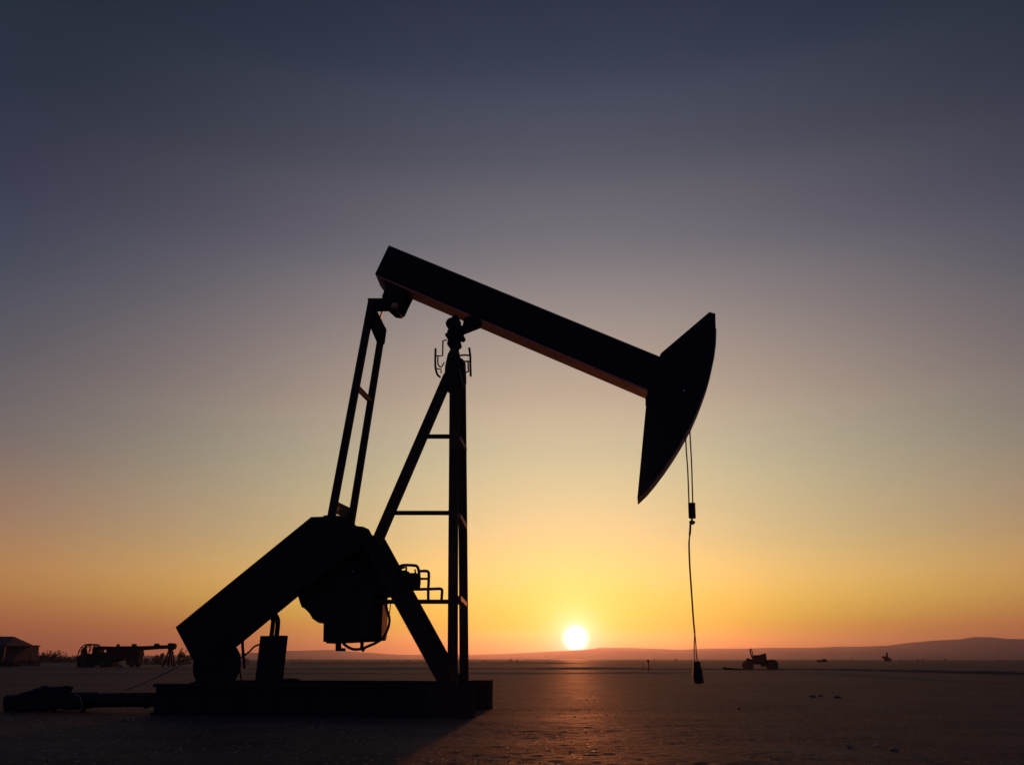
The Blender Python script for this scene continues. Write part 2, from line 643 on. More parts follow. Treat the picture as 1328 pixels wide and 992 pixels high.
rail(0.0)
rail(3.5)
for x in (-3.25, -1.6, 0.4, 2.2):
    bm = NB()
    box(bm, (x, 0.26, zt - 0.27), (0.32, 2.9, 0.34))
    obj('cross_beam', bm, 'black', pump, 0.01)
for ly in (-0.04, 3.46):
    bm = NB()
    x0, x1 = P(553, 900, 0).x, P(611, 900, 0).x
    if ly > 1:
        x0, x1 = x0 + 0.25, P(635, 900, 3.5).x
    box(bm, ((x0 + x1) / 2, ly - 1.7 + 0.26, (zt + 0.02 + zb) / 2), (x1 - x0, 0.52, zt + 0.02 - zb))
    obj('end_block', bm, 'black', pump, 0.015)
# steel deck plate between the rails at the power end
bm = NB()
box(bm, (-1.55, 0.25, zt - 0.075), (3.2, 2.9, 0.03))
obj('deck_plate', bm, 'black', pump, 0.004)
bm = NB()
slab(bm, [(360, 884), (377, 884.5), (378, 881), (366, 879.5)], 0.75, 1.25)
obj('lid_plate', bm, 'black', pump)

# --- Samson post
def leg(a, b, w, h, mat='frame'):
    bm = NB()
    beam(bm, a, b, w, h)
    return obj('post_leg', bm, mat, pump, 0.012)


near_top = P(589, 470, 1.25)
far_top = P(598.5, 478, 2.15)
leg(P(587, 887, 0.45), near_top, 0.225, 0.09)
leg(PZ(602, zt, 3.55), far_top, 0.225, 0.09)
leg(P(488, 705, 0.75), P(581.5, 488, 1.30), 0.215, 0.26)
# sloping braces from the gear case to the skid
for (a, b, y) in (((478, 701), (583, 891), 0.55), ((492, 701), (592, 884), 2.35)):
    bm = NB()
    beam(bm, P(*a, y), P(*b, y), 0.31 if y < 1 else 0.25, 0.30)
    obj('brace', bm, 'black', pump, 0.012)
# rungs between diagonal and upright
for y, x0, x1, ly in ((566, 548, 586, 1.0), (665, 508, 586, 0.85), (780, 484, 586, 0.65)):
    bm = NB()
    a, b = P(x0, y, ly), P(x1, y, ly)
    beam(bm, a, b, 0.095, 0.10)
    obj('rung', bm, 'frame', pump, 0.006)
# plates between the near and far upright
for y in (567, 668, 775):
    t_ = (y - 470) / (887 - 470)
    na = P(592, y, 1.25 + (0.45 - 1.25) * t_)
    tz = na.z
    fy = 2.15 + (3.55 - 2.15) * t_
    fb = PZ(602, tz, fy)
    bm = NB()
    beam(bm, na + Vector((0, 0.12, 0)), fb + Vector((0, -0.06, 0)), 0.17, 0.11, Vector((0, 0, 1)))
    obj('tie_bar', bm, 'rust_brown', pump, 0.006)

# --- bearing on top of the post
cap = NB()
slab(cap, [(575, 502), (577, 474), (578.5, 467), (580.5, 458), (584, 453), (592, 453), (596, 463), (601, 466), (602, 492), (597, 503), (591, 507), (581, 507)], 1.3, 1.62)
obj('post_cap', cap, 'frame', pump, 0.02)
u = 0.0163   # metres per photo pixel at the post
bm = NB()
slab(bm, [(580, 427), (593, 424), (596, 431), (595, 439), (596.5, 446), (592, 450), (594, 455), (583, 455), (583.5, 450), (579, 446), (580.5, 440), (579, 434)], 1.36, 1.66)
obj('pivot_stand', bm, 'black', pump, 0.03)
bm = NB()
lathe(bm, P(585.3, 418, 1.25), (0, 1, 0), [(0, 8 * u), (0.05, 10 * u), (0.40, 10 * u), (0.45, 8 * u)], 28)
obj('pivot_bearing', bm, 'black', pump, 0.0, True)
bm = NB()
slab(bm, [(586, 409), (592, 407), (595, 413), (594, 424), (586, 424)], 1.26, 1.6)
obj('bearing_cap', bm, 'black', pump, 0.02)
bm = NB()
slab(bm, [(593, 423), (600, 421.5), (601.3, 412), (612, 408), (624, 413), (622.5, 423), (601, 431.5), (597, 438), (593, 434)], 1.27, 1.42)
obj('bearing_bracket', bm, 'black', pump, 0.01)
for (x, y, r_) in ((580, 434, 3.6), (597.5, 435.5, 4.4)):
    bm = NB()
    lathe(bm, P(x, y, 1.33), (0, 1, 0), [(0, r_ * u), (0.3, r_ * u)], 18)
    obj('bearing_bolt', bm, 'frame', pump)
# thin hoops either side of the post head
bm = NB()
tube(bm, spline([P(565, 452, 1.1), P(564.5, 465, 1.1), P(565, 478, 1.1), P(567.5, 486, 1.1), P(571, 489, 1.1)]), 0.028)
tube(bm, [P(565, 461.5, 1.1), P(574, 461.5, 1.15), P(574.5, 442, 1.2), P(579, 441, 1.4)], 0.020)
tube(bm, spline([P(568, 462, 1.2), P(568, 472, 1.2), P(572, 476, 1.2), P(576, 470, 1.25)]), 0.018)
tube(bm, [P(566, 478, 1.15), P(572, 479, 1.2), P(572, 484, 1.2)], 0.018)
obj('guard_hoop', bm, 'frame', pump)
bm = NB()
tube(bm, [P(608.5, 451, 2.2), P(610, 462, 2.2), P(610, 474, 2.2), P(610.5, 488, 2.2)], 0.030)
tube(bm, [P(609, 461, 2.2), P(604, 460.5, 2.1), P(594, 461, 1.9)], 0.025)
tube(bm, [P(610, 469, 2.2), P(606, 468.5, 2.15), P(602, 469, 2.1)], 0.025)
tube(bm, [P(607, 469, 2.2), P(607.5, 482, 2.2), P(604, 483, 2.15)], 0.022)
obj('guard_hoop', bm, 'frame', pump)
bm = NB()
tube(bm, spline([P(596, 478, 1.15), P(599, 492, 1.15), P(603, 502, 1.15), P(604, 492, 1.3), P(603, 480, 1.5)]), 0.016)
obj('loose_wire', bm, 'wire', pump)

# --- walking beam: box girder, its underside plate coloured as if lit warm from below
BY0, BY1 = 1.30, 2.02
wb = NB()
top = [(504, 318), (855, 462)]
slab(wb, [(504, 318), (858, 463.2), (841, 505.6), (486, 355.5)], BY0, BY1)
wbo = obj('walking_beam', wb, 'black', pump, 0.012)
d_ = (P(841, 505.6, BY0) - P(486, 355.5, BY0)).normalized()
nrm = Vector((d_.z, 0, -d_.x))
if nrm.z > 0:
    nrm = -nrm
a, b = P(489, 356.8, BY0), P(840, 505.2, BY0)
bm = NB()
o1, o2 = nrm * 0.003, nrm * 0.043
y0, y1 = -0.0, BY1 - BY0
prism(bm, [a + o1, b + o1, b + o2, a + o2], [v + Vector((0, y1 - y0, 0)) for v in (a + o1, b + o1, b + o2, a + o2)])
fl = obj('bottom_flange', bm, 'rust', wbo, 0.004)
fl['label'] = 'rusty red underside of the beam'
# --- tail bearing, equalizer and pitman arms
bm = NB()
slab(bm, [(487, 356.5), (505, 364), (503, 374), (498, 377), (493, 371)], BY0 + 0.1, BY1 - 0.1)
o = obj('tail_bearing', bm, 'rust_brown', pump, 0.02)
bm = NB()
slab(bm, [(498, 362), (528, 376), (522, 388), (517, 399), (512, 402), (505, 401), (497, 394), (495, 384), (499, 374)], BY0 + 0.02, BY1 - 0.06)
obj('equalizer_bracket', bm, 'black', pump, 0.02)
bm = NB()
lathe(bm, P(511, 396, BY0 - 0.03), (0, 1, 0), [(0, 5 * u), (0.05, 6.5 * u), (0.62, 6.5 * u), (0.67, 5 * u)], 24)
obj('equalizer_pin', bm, 'rust_brown', pump, 0.0, True)
PN, PF = 0.62, 2.75
# equalizer: cross bar from the near arm to the far arm, with a tongue to the bracket
bm = NB()
slab(bm, [(476.5, 386.5), (502, 386.5), (502, 398), (478, 398.5)], PN, PN + 0.32)
obj('equalizer_tongue', bm, 'black', pump, 0.012)
bm = NB()
e0, e1 = P(483.5, 395, PN), P(497, 437, PF)
front = [P(478, 388, PN), P(487, 399, PN), P(486, 433, PN), P(478, 420, PN)]
back = [P(497, 420, PF), P(501.5, 428, PF), P(499, 446, PF), P(492, 452, PF)]
prism(bm, front, back)
obj('equalizer', bm, 'black', pump, 0.012)
for (a, b, y) in (((482.3, 391), (429.5, 672), PN), ((496.3, 424), (455, 680), PF)):
    bm = NB()
    beam(bm, P(*a, y), P(*b, y), 0.165, 0.17)
    obj('pitman_arm', bm, 'frame', pump, 0.012)
bm = NB()
beam(bm, P(463, 502, PN), P(480.5, 520, PF), 0.11, 0.11, Vector((0, 0, 1)))
obj('arm_spreader', bm, 'frame', pump, 0.008)
bm = NB()
prism(bm, [P(433.5, 648, PN), P(434.5, 656, PN), P(432, 665, PN), P(430, 660, PN)],
      [P(456, 659, PF), P(457, 664, PF), P(453, 674, PF), P(452, 668, PF)])
obj('arm_spreader', bm, 'frame', pump, 0.008)
# short safety cable at the head of the arms
bm = NB()
tube(bm, spline([P(497, 398, 1.2), P(495, 406, 1.6), P(493.5, 414, 2.2), P(496, 420, PF)]), 0.028)
obj('safety_cable', bm, 'wire', pump)

# --- crank and gear case
bm = NB()
slab(bm, [(403, 670), (434, 669), (462, 690), (470, 712), (448, 722), (384, 770), (301, 838), (259, 869), (250, 857), (227, 813)], 0.42, 0.70)
crank = obj('crank_arm', bm, 'black', pump, 0.02)
bm = NB()
slab(bm, [(240, 813), (276, 783), (300, 823), (264, 850)], 0.36, 0.417)
obj('counterweight_plate', bm, 'black', crank, 0.01)
bm = NB()
lathe(bm, P(420, 700, 0.30), (0, 1, 0), [(0, 0.045), (0.13, 0.05)], 8)
obj('crank_bolt', bm, 'black', crank)
bm = NB()
case = [(420, 668), (434, 667.5), (443, 669), (450, 673.5), (456, 680), (464, 682), (471, 682.5), (475, 690), (481, 693), (487, 696), (489, 705), (494, 707), (499, 716),
        (502, 728), (506, 738), (507, 752), (508, 771), (489, 775), (470, 768), (452, 800), (440, 808), (421, 808.5), (413, 807.5), (405, 802), (401, 795),
        (395, 789), (391, 787), (388, 779), (386, 772), (380, 771), (384, 740), (395, 700)]
slab(bm, case, 0.86, 1.32)
obj('gear_case', bm, 'black', pump, 0.01)
bm = NB()
lathe(bm, P(447, 740, 0.79), (0, 1, 0), [(0, 30 * u), (0.03, 33 * u), (0.066, 33 * u)], 40)
obj('gear_case_cover', bm, 'black', pump)
for (x, y, r_) in ((457, 741, 0.032), (477, 757.5, 0.022)):
    bm = NB()
    lathe(bm, P(x, y, 0.74), (0, 1, 0), [(0, r_ * 0.3), (0.008, r_ * 0.75), (0.02, r_), (0.06, r_)], 14)
    obj('cover_bolt', bm, 'steel', pump, 0, True)

# --- control cabinet under the gear case
bm = NB()
cf = [P(x, y, 0.55) for x, y in ((420, 768), (486, 768), (483, 828.5), (419, 832))]
cm = [p + Vector((0, 0.58, 0)) for p in cf]
cb = [p + Vector((-0.21 if i in (1, 2) else 0, 1.75, 0)) for i, p in enumerate(cf)]
ca, cc, ce = ([bm.verts.new(p) for p in r] for r in (cf, cm, cb))
bm.faces.new(ca)
bm.faces.new(ce[::-1])
for q0, q1 in ((ca, cc), (cc, ce)):
    for i in range(4):
        bm.faces.new((q0[i], q1[i], q1[(i + 1) % 4], q0[(i + 1) % 4]))
cab = obj('control_cabinet', bm, 'black', pump, 0.01)
bm = NB()
k0, k1 = 0.04, 0.96
quad = [cm[1].lerp(cb[1], k0), cm[1].lerp(cb[1], k1), cm[2].lerp(cb[2], k1), cm[2].lerp(cb[2], k0)]
quad = [q + Vector((0.006, 0, -0.24 if i < 2 else 0.05)) for i, q in enumerate(quad)]
prism(bm, quad, [q + Vector((0.02, 0.003, 0)) for q in quad])
o = obj('side_panel', bm, 'orange', cab, 0.003)  # strip tinted to show the sun-facing side
o['label'] = 'rusty orange strip on the cabinet side'
bm = NB()
slab(bm, [(423, 831), (483, 828), (483, 831), (423, 834)], 0.58, 1.2)
obj('cabinet_base', bm, 'black', cab)
bm = NB()
slab(bm, [(435, 832), (439, 832), (439, 840), (444.5, 840), (444.5, 844), (435, 844)], 0.9, 1.1)
obj('mounting_hook', bm, 'black', cab, 0.005)
bm = NB()
slab(bm, [(467, 831), (470.5, 831), (470, 838), (472, 842), (470, 845), (467, 842)], 1.0, 1.1)
obj('mounting_hook', bm, 'black', cab, 0.005)
bm = NB()
tube(bm, spline([P(445, 834, 1.0), P(451, 838.5, 1.0), P(458, 841.5, 1.0), P(466, 841.5, 1.0), P(472, 840, 1.0), P(480, 836.5, 1.0), P(489, 832.5, 1.0),
                 P(497, 826, 1.0), P(503, 815, 1.0), P(505, 805, 1.0), P(504, 797, 1.0), P(501, 788, 1.0), P(501.5, 781, 1.0)]), 0.032)
obj('hose', bm, 'rubber', pump, 0, True)
bm = NB()
tube(bm, [P(506.5, 782, 1.1), P(505.5, 792, 1.1), P(504.5, 799, 1.05)], 0.012)
obj('hose', bm, 'rubber', pump)

# --- railed platform behind the braces
bm = NB()
slab(bm, [(498, 739.5), (526, 739), (526.5, 742.5), (540, 742.5), (540.5, 763), (498, 764)], 1.0, 1.35)
obj('platform_box', bm, 'black', pump, 0.012)
bm = NB()
R_ = 0.034
tube(bm, spline([P(518, 737, 1.1), P(519, 734, 1.1), P(524, 732.6, 1.1), P(537, 733, 1.1), P(541, 734.5, 1.1), P(543, 740, 1.1), P(544, 752, 1.1), P(543, 764, 1.1)]), R_)
tube(bm, [P(518, 737, 1.1), P(523, 736, 1.1), P(527, 735.5, 1.1), P(526.5, 741, 1.1)], R_ * 0.8)
tube(bm, [P(538, 738, 1.1), P(539, 743, 1.1)], R_ * 0.6)
tube(bm, spline([P(543.5, 740.5, 1.1), P(550, 740.2, 1.1), P(554, 740.6, 1.1), P(556, 743, 1.1), P(556, 752, 1.1), P(555.4, 766, 1.1), P(555.4, 779, 1.0)]), R_)
tube(bm, [P(543.5, 750.3, 1.1), P(556, 750.3, 1.1)], R_ * 0.8)
tube(bm, spline([P(527, 764.5, 1.1), P(540, 764, 1.1), P(560, 763.5, 1.1), P(570, 763.2, 1.1), P(573, 764.4, 1.1), P(573.3, 768, 1.1), P(572.6, 779, 1.0)]), R_)
obj('handrail', bm, 'frame', pump, 0, True)

# --- flywheel, engine housing and its pipes at the tail end of the skid
bm = NB()
fc = P(278.5, 862, 0.5)
fr_ = 30.0 * (P(308, 862, 0.5).x - P(278, 862, 0.5).x) / 30.0
fr_ = abs(fr_)
fc.z = max(fc.z, zt + fr_ - 0.16)
lathe(bm, fc, (0, 1, 0), [(0, fr_ * 0.86), (0.03, fr_ * 0.9), (0.05, fr_), (0.16, fr_), (0.20, fr_ * 0.94)], 48)
fw = obj('flywheel', bm, 'black', pump, 0.0)
bm = NB()
lathe(bm, fc - Vector((0, 0.11, 0)), (0, 1, 0), [(0, fr_ * 0.16), (0.02, fr_ * 0.2), (0.107, fr_ * 0.24)], 20)
obj('hub', bm, 'black', fw)
bm = NB()
box(bm, (fc.x - 0.25, fc.y + 0.45, zt + 0.25), (0.5, 0.4, 0.5))
obj('bearing_pedestal', bm, 'black', pump, 0.02)
bm = NB()
slab(bm, [(337.3, 824.3), (367.3, 823.6), (359.8, 887), (330, 887)], 0.75, 1.05)
eng = obj('engine_housing', bm, 'black', pump, 0.012)
bm = NB()
tube(bm, spline([P(352, 826, 1.0), P(353.5, 812, 1.0), P(354, 804, 1.0), P(350.5, 798, 1.0), P(345, 795.5, 1.0)]), 0.055)
obj('exhaust_pipe', bm, 'black', eng, 0, True)
bm = NB()
tube(bm, spline([P(358.5, 826, 1.15), P(360, 812, 1.15), P(360, 803, 1.15), P(356, 796, 1.15), P(350, 791, 1.1), P(344, 790, 1.05)]), 0.062)
obj('exhaust_pipe', bm, 'black', eng, 0, True)
bm = NB()
tube(bm, spline([P(314.5, 826, 0.9), P(314.8, 840, 0.9), P(316, 852, 0.9), P(317, 866, 0.9)]), 0.036)
tube(bm, spline([P(336.5, 835.5, 1.0), P(330, 838, 1.0), P(323, 845, 0.95), P(315, 851, 0.9), P(311, 855, 0.9), P(311, 868, 0.9), P(313.5, 885, 0.9)]), 0.022)
obj('hose', bm, 'rubber', pump, 0, True)
bm = NB()
slab(bm, [(236, 890), (244, 886), (251, 883.5), (256, 881.5), (262, 884), (262, 891)], 0.1, 0.35)
obj('clamp_block', bm, 'black', pump, 0.01)

# --- horse head
arc = [(920, 404.5), (927.8, 406.5), (928.2, 425), (927.6, 445), (925.5, 462), (922, 479), (917.5, 495), (912, 511), (905, 529), (897.5, 546), (890, 560), (882, 574),
       (872, 590), (861, 606), (849, 622), (838, 635), (826.5, 646)]
HY0, HY1 = 1.24, 2.08
bm = NB()
slab(bm, [(855.5, 462), (857, 458)] + arc + [(839, 512), (848, 490)], HY0, HY1)
hh = obj('horsehead', bm, 'black', pump, 0.008)
hh['label'] = 'crescent shaped black horsehead at the low end of the beam'
# brown strip along the curved face, warm light put into its colour
bm = NB()
pts = [P(x, y, HY0) for x, y in arc[2:]]
f_in, f_out = [], []
for i, p in enumerate(pts):
    d2 = (pts[min(i + 1, len(pts) - 1)] - pts[max(i - 1, 0)]).normalized()
    n2 = Vector((-d2.z, 0, d2.x))
    if n2.x < 0:
        n2 = -n2
    f_in.append(p + n2 * 0.003)
    f_out.append(p + n2 * 0.022)
W_ = HY1 - HY0 - 0.1
ring = [(a + Vector((0, 0.05, 0)), b + Vector((0, 0.05, 0)), b + Vector((0, 0.05 + W_, 0)), a + Vector((0, 0.05 + W_, 0))) for a, b in zip(f_in, f_out)]
rv = [[bm.verts.new(v) for v in r] for r in ring]
for r0, r1 in zip(rv, rv[1:]):
    for k in range(4):
        bm.faces.new((r0[k], r0[(k + 1) % 4], r1[(k + 1) % 4], r1[k]))
bm.faces.new(rv[0])
bm.faces.new(rv[-1][::-1])
obj('wear_strip', bm, 'rust_brown', hh)
for (x, y, r_) in ((887.3, 506.5, 0.04), (857.5, 499, 0.024)):
    bm = NB()
    lathe(bm, P(x, y, HY0 - 0.055), (0, 1, 0), [(0, r_ * 0.25), (0.008, r_ * 0.62), (0.022, r_ * 0.9), (0.036, r_), (0.053, r_)], 16)
    obj('head_bolt', bm, 'steel', hh, 0, True)
bm = NB()
slab(bm, [(837, 516), (841, 508), (840, 526), (837, 523)], HY0 + 0.1, HY0 + 0.3)
obj('hinge_lug', bm, 'black', hh)

# --- bridle: two wires and the carrier bar
for xa, ya, xb, yb, ly in ((889.3, 566, 893.7, 654, 1.42), (894.5, 552, 898.6, 654, 1.86)):
    bm = NB()
    tube(bm, spline([P(xa, ya, ly), P(xa + 0.7, ya + 18, ly), P((xa + xb) / 2 + 0.4, (ya + yb) / 2, ly), P(xb - 0.3, yb - 6, ly), P(xb, yb, ly)]), 0.0165)
    obj('bridle_wire', bm, 'wire', pump, 0, True)
bm = NB()
cu = P(897, 652.3, 1.64)
cl = P(897.8, 672, 1.64)
rr = 0.085
lathe(bm, cl, cu - cl, [(0, rr * 0.93), (0.015, rr), ((cu - cl).length - 0.03, rr), ((cu - cl).length - 0.02, rr * 1.08), ((cu - cl).length, rr * 1.04)], 20)
obj('carrier_bar', bm, 'frame', pump)


# ------------------------------------------------------------------ rope and weight under the horsehead
def PW(px, py, ly):
    p = P(px, py, ly)
    return ORG + UX * p.x + VY * p.y + Vector((0, 0, p.z))


hang_base = PW(905, 886, 1.64)
hang = empty('hanging_weight', hang_base, -YAW, 'small dark weight hanging on a thin frayed rope below the carrier bar of the pump', 'weight')


def HL(px, py, dy=0.0):
    p = PW(px, py, 1.64 + dy) - hang_base
    return Vector((p.dot(UX), p.dot(VY), p.z))


bm = NB()
tube(bm, spline([HL(897.3, 671), HL(897.2, 676), HL(895.6, 679), HL(895, 688), HL(894, 698), HL(893.6, 705), HL(893.8, 716), HL(894.6, 735),
                 HL(896.3, 760), HL(898, 785), HL(899.4, 805), HL(901, 821)]), [0.022] * 7 + [0.026] * 15 + [0.017] * 5 + [0.02] * 40)
rope = obj('rope', bm, 'rope', hang, 0, True)
bm = NB()
for s in range(5):
    a = s * 1.25
    lathe(bm, HL(897 + 2.2 * math.cos(a), 677 + 1.5 * math.sin(a)), (math.cos(a), 0.3, math.sin(a)), [(-0.03, 0.01), (0, 0.022), (0.03, 0.01)], 8)
tube(bm, spline([HL(894.4, 677), HL(897, 675), HL(900.8, 677), HL(898, 680)]), 0.018)
obj('knot', bm, 'rope', rope)
for pts in (((901, 821), (900.4, 832), (900.2, 845), (900.6, 859)), ((901, 821), (902.4, 834), (903, 846), (904.8, 859))):
    bm = NB()
    tube(bm, spline([HL(*q) for q in pts]), 0.013)
    obj('rope_strand', bm, 'rope', rope, 0, True)
bm = NB()
f = [HL(899.2, 857.5), HL(908, 857.5), HL(909.3, 868), HL(899, 868)]
prism(bm, [p + Vector((0, -0.08, 0)) for p in f], [p + Vector((0, 0.08, 0)) for p in f])
obj('weight_neck', bm, 'frame', hang, 0.012)
bm = NB()
f = [HL(898.6, 867.3), HL(910, 867.3), HL(912.6, 885), HL(906, 886.6), HL(900, 885.6), HL(898.4, 876)]
prism(bm, [p + Vector((0, -0.12, 0)) for p in f], [p + Vector((0, 0.12, 0)) for p in f])
obj('weight_body', bm, 'frame', hang, 0.015)

# ------------------------------------------------------------------ pipe and valve assembly lying left of the skid
pipe_root_w = PW(140, 915, 1.2)
pipe_root = empty('flow_pipe', (pipe_root_w.x, pipe_root_w.y, 0), -YAW, 'thick dark pipe lying on the ground left of the skid with a valve block', 'pipe')


def PL(px, py, ly):
    p = PW(px, py, ly) - pipe_root.location
    return Vector((p.dot(UX), p.dot(VY), p.z))


bm = NB()
pa, pb = PL(96, 908, 1.0), PL(199.5, 907, 1.0)
pr_ = (PL(150, 898.5, 1.0).z - PL(150, 917, 1.0).z) / 2
tube(bm, [pa, pb], pr_, 24)
obj('pipe', bm, 'black', pipe_root, 0, False)
for x in (107, 190):
    bm = NB()
    lathe(bm, PL(x, 907.8, 1.0), (1, 0, 0), [(0, pr_ * 1.12), (0.06, pr_ * 1.12)], 24)
    obj('flange', bm, 'black', pipe_root)
bm = NB()
slabp = lambda b_, pts_, y0, y1: prism(b_, [PL(x, y, y0) for x, y in pts_], [PL(x, y, y0) + Vector((0, y1 - y0, 0)) for x, y in pts_])
slabp(bm, [(3, 903), (6, 901.5), (30, 901), (60, 899), (100, 899), (104, 905), (106, 913), (98, 919), (88, 921), (80, 920), (68, 919.5), (50, 921), (20, 922.5), (2, 920)], 0.55, 1.45)
vb = obj('valve_body', bm, 'black', pipe_root, 0.05)
bm = NB()
slabp(bm, [(26, 901), (26, 898.5), (38, 895.5), (50, 891), (53, 893), (55.5, 901)], 0.75, 1.2)
obj('hatch_lid', bm, 'black', pipe_root, 0.015)
bm = NB()
slabp(bm, [(59, 892), (60, 890.5), (81, 890.5), (79.5, 893), (76, 899.5), (67.5, 899.5), (67, 896.5), (59.5, 895.5)], 0.75, 1.2)
slabp(bm, [(80, 889.5), (85.5, 889), (84.5, 891), (80, 891.6)], 0.85, 1.0)
slabp(bm, [(52, 889), (59, 889.5), (59, 891), (52, 890.5)], 0.85, 1.0)
obj('valve_handle', bm, 'black', pipe_root, 0.012)
for pts in ([(5, 920), (10, 920), (9, 926), (6, 926)], [(50, 920), (56, 920), (55, 924.5), (52, 924.5)], [(65, 919), (68, 919), (69, 926.5), (67, 926.5)], [(104, 914), (106, 914), (105.5, 927), (104, 927)]):
    bm = NB()
    slabp(bm, pts, 0.65, 0.8)
    obj('support_foot', bm, 'black', pipe_root)
bm = NB()
tube(bm, spline([PL(42, 932.5, 0.25), PL(52, 930.5, 0.3), PL(66, 929.5, 0.35), PL(84, 929, 0.4), PL(104, 928.3, 0.5)]), 0.022)
hs = obj('drain_hose', bm, 'rubber', pipe_root, 0, True)

bm = NB()
tube(bm, spline([PL(96, 900, 0.6), PL(102, 902, 0.52), PL(106, 910, 0.5), PL(105, 920, 0.5), PL(98, 925, 0.5), PL(88, 926, 0.5)]), 0.014)
obj('loose_wire', bm, 'wire', pipe_root)

# thin guy cable from the low pipe up to the crank end
ga, gb = PW(163, 894.5, 0.95), PW(249, 853.5, 0.6)
bm = NB()
tube(bm, spline([Vector((0, 0, 0)), (gb - ga) * 0.5 + Vector((0, 0, -0.05)), gb - ga]), 0.0125)
o = obj('guy_cable', bm, 'wire')
o.location = ga
tag(o, 'thin dark cable slanting from the low pipe up to the crank end', 'cable')

# ------------------------------------------------------------------ things far off on the plain


class Far:
    """A distant thing standing on the ground where the photo shows its base; local x to the side, y away, z up."""

    def __init__(self, name, px, py, label, cat, group=None, single=False):
        self.o = G(px, py)
        self.o.z = 0.0
        self.root = None if single else empty(name, self.o, 0, label, cat, group)

    def p(self, px, py, dy=0.0):
        d = ray(px, py)
        k = (self.o.y + dy - CAM.y) / d.y
        X = CAM + d * k
        return Vector((X.x - self.o.x, dy, X.z))

    def poly(self, bm, pts, y0, y1):
        f = [self.p(x, y) for x, y in pts]
        f = [Vector((v.x, y0, v.z)) for v in f]
        prism(bm, f, [v + Vector((0, y1 - y0, 0)) for v in f])
        return bm


# --- tractor out on the plain
T = Far('tractor', 985, 868, 'small dark tractor with big wheels parked alone far out on the right', 'tractor')
tr = T.root
zr = T.p(985, 868.6).z


def wheel(cx, r, y):
    c = T.p(cx, 860)
    c = Vector((c.x, y, r - 0.02))
    bm = NB()
    lathe(bm, c - Vector((0, 0.22, 0)), (0, 1, 0), [(0, r * 0.62), (0.02, r * 0.86), (0.08, r), (0.36, r), (0.42, r * 0.86), (0.44, r * 0.62)], 28)
    for k in range(18):
        a = 2 * PI * k / 18
        for sgn in (-1, 1):
            rot = Matrix.Rotation(-a, 3, 'Y')
            box(bm, c + Vector((r * math.cos(a), sgn * 0.1, r * math.sin(a))), (0.07, 0.18, 0.10), rot)
    w = obj('wheel', bm, 'rubber', tr)
    bm = NB()
    lathe(bm, c - Vector((0, 0.235, 0)), (0, 1, 0), [(0, r * 0.2), (0.03, r * 0.25), (0.05, r * 0.6), (0.42, r * 0.6), (0.45, r * 0.25)], 20)
    obj('rim', bm, 'far_red', w)


for y in (-0.5, 0.55):
    wheel(969.8, 0.49, y)
    wheel(1000.8, 0.56, y)
bm = NB()
T.poly(bm, [(967.5, 858), (968.5, 854), (970, 852.8), (972, 854), (978, 855), (994, 855.5), (996, 857), (999, 860), (992, 861.5), (976, 861), (971, 862)], -0.2, 0.25)
obj('chassis', bm, 'far_steel', tr, 0.03)
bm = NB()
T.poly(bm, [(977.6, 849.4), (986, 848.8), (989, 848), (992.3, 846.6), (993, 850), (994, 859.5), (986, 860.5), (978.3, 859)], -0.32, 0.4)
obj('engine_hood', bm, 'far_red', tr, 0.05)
for y in (-0.45, 0.5):
    bm = NB()
    T.poly(bm, [(995, 856.2), (996.5, 855.4), (1004, 855.6), (1005, 856.6), (1004.5, 857.1), (996, 857)], y - 0.2, y + 0.2)
    obj('fender', bm, 'far_red', tr, 0.02)
bm = NB()
tube(bm, [T.p(972.6, 842), T.p(974.5, 850), T.p(977, 855.5)], 0.075)
obj('exhaust_pipe', bm, 'far_steel', tr)
bm = NB()
tube(bm, [T.p(974, 840.8), T.p(976, 846), T.p(976.6, 852), T.p(977.5, 855.5)], 0.055)
tube(bm, [T.p(972.6, 842.2), T.p(974.2, 840.8)], 0.06)
obj('lift_arm', bm, 'far_steel', tr)
bm = NB()
T.poly(bm, [(986, 861), (992, 861), (991, 864.4), (988, 864)], -0.2, 0.25)
obj('hitch', bm, 'far_steel', tr)

# drag bar lying left of the tractor
T2 = Far('drag_bar', 950, 868.3, 'low dark drag bar lying on the bank left of the tractor', 'farm tool')
bm = NB()
T2.poly(bm, [(938, 866), (944, 865.6), (965, 867.2), (966, 868.8), (939, 868.6)], -0.2, 0.2)
obj('bar', bm, 'far_steel', T2.root)
bm = NB()
T2.poly(bm, [(938, 864), (940, 864), (940.6, 868.8), (937.6, 868.8)], -0.3, 0.3)
obj('end_post', bm, 'wood', T2.root)

# --- old boom machine on the left
B = Far('boom_machine', 165, 864.6, 'old dark oilfield machine with a long level boom, standing far off left of the pump', 'machine')
bm_ = B.root
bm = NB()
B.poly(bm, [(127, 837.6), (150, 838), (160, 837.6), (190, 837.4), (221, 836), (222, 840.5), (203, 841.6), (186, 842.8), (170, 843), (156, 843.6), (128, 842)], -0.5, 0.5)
boom = obj('boom', bm, 'far_red', bm_, 0.03)
bm = NB()
B.poly(bm, [(219.5, 834.3), (222, 833.5), (226.5, 834), (227.8, 836), (226.8, 841), (222, 843), (219, 841.5)], -0.6, 0.6)
obj('boom_head', bm, 'far_steel', boom, 0.04)
for pts in ([(152, 838), (152.4, 835), (154.3, 835), (154.6, 838)], [(171.8, 838), (172, 834.6), (176.3, 834.6), (176.6, 838)],
            [(200, 837.2), (202, 834), (206, 834.4), (206.4, 836.9)]):
    bm = NB()
    B.poly(bm, pts, -0.3, 0.3)
    obj('lug', bm, 'far_steel', boom)
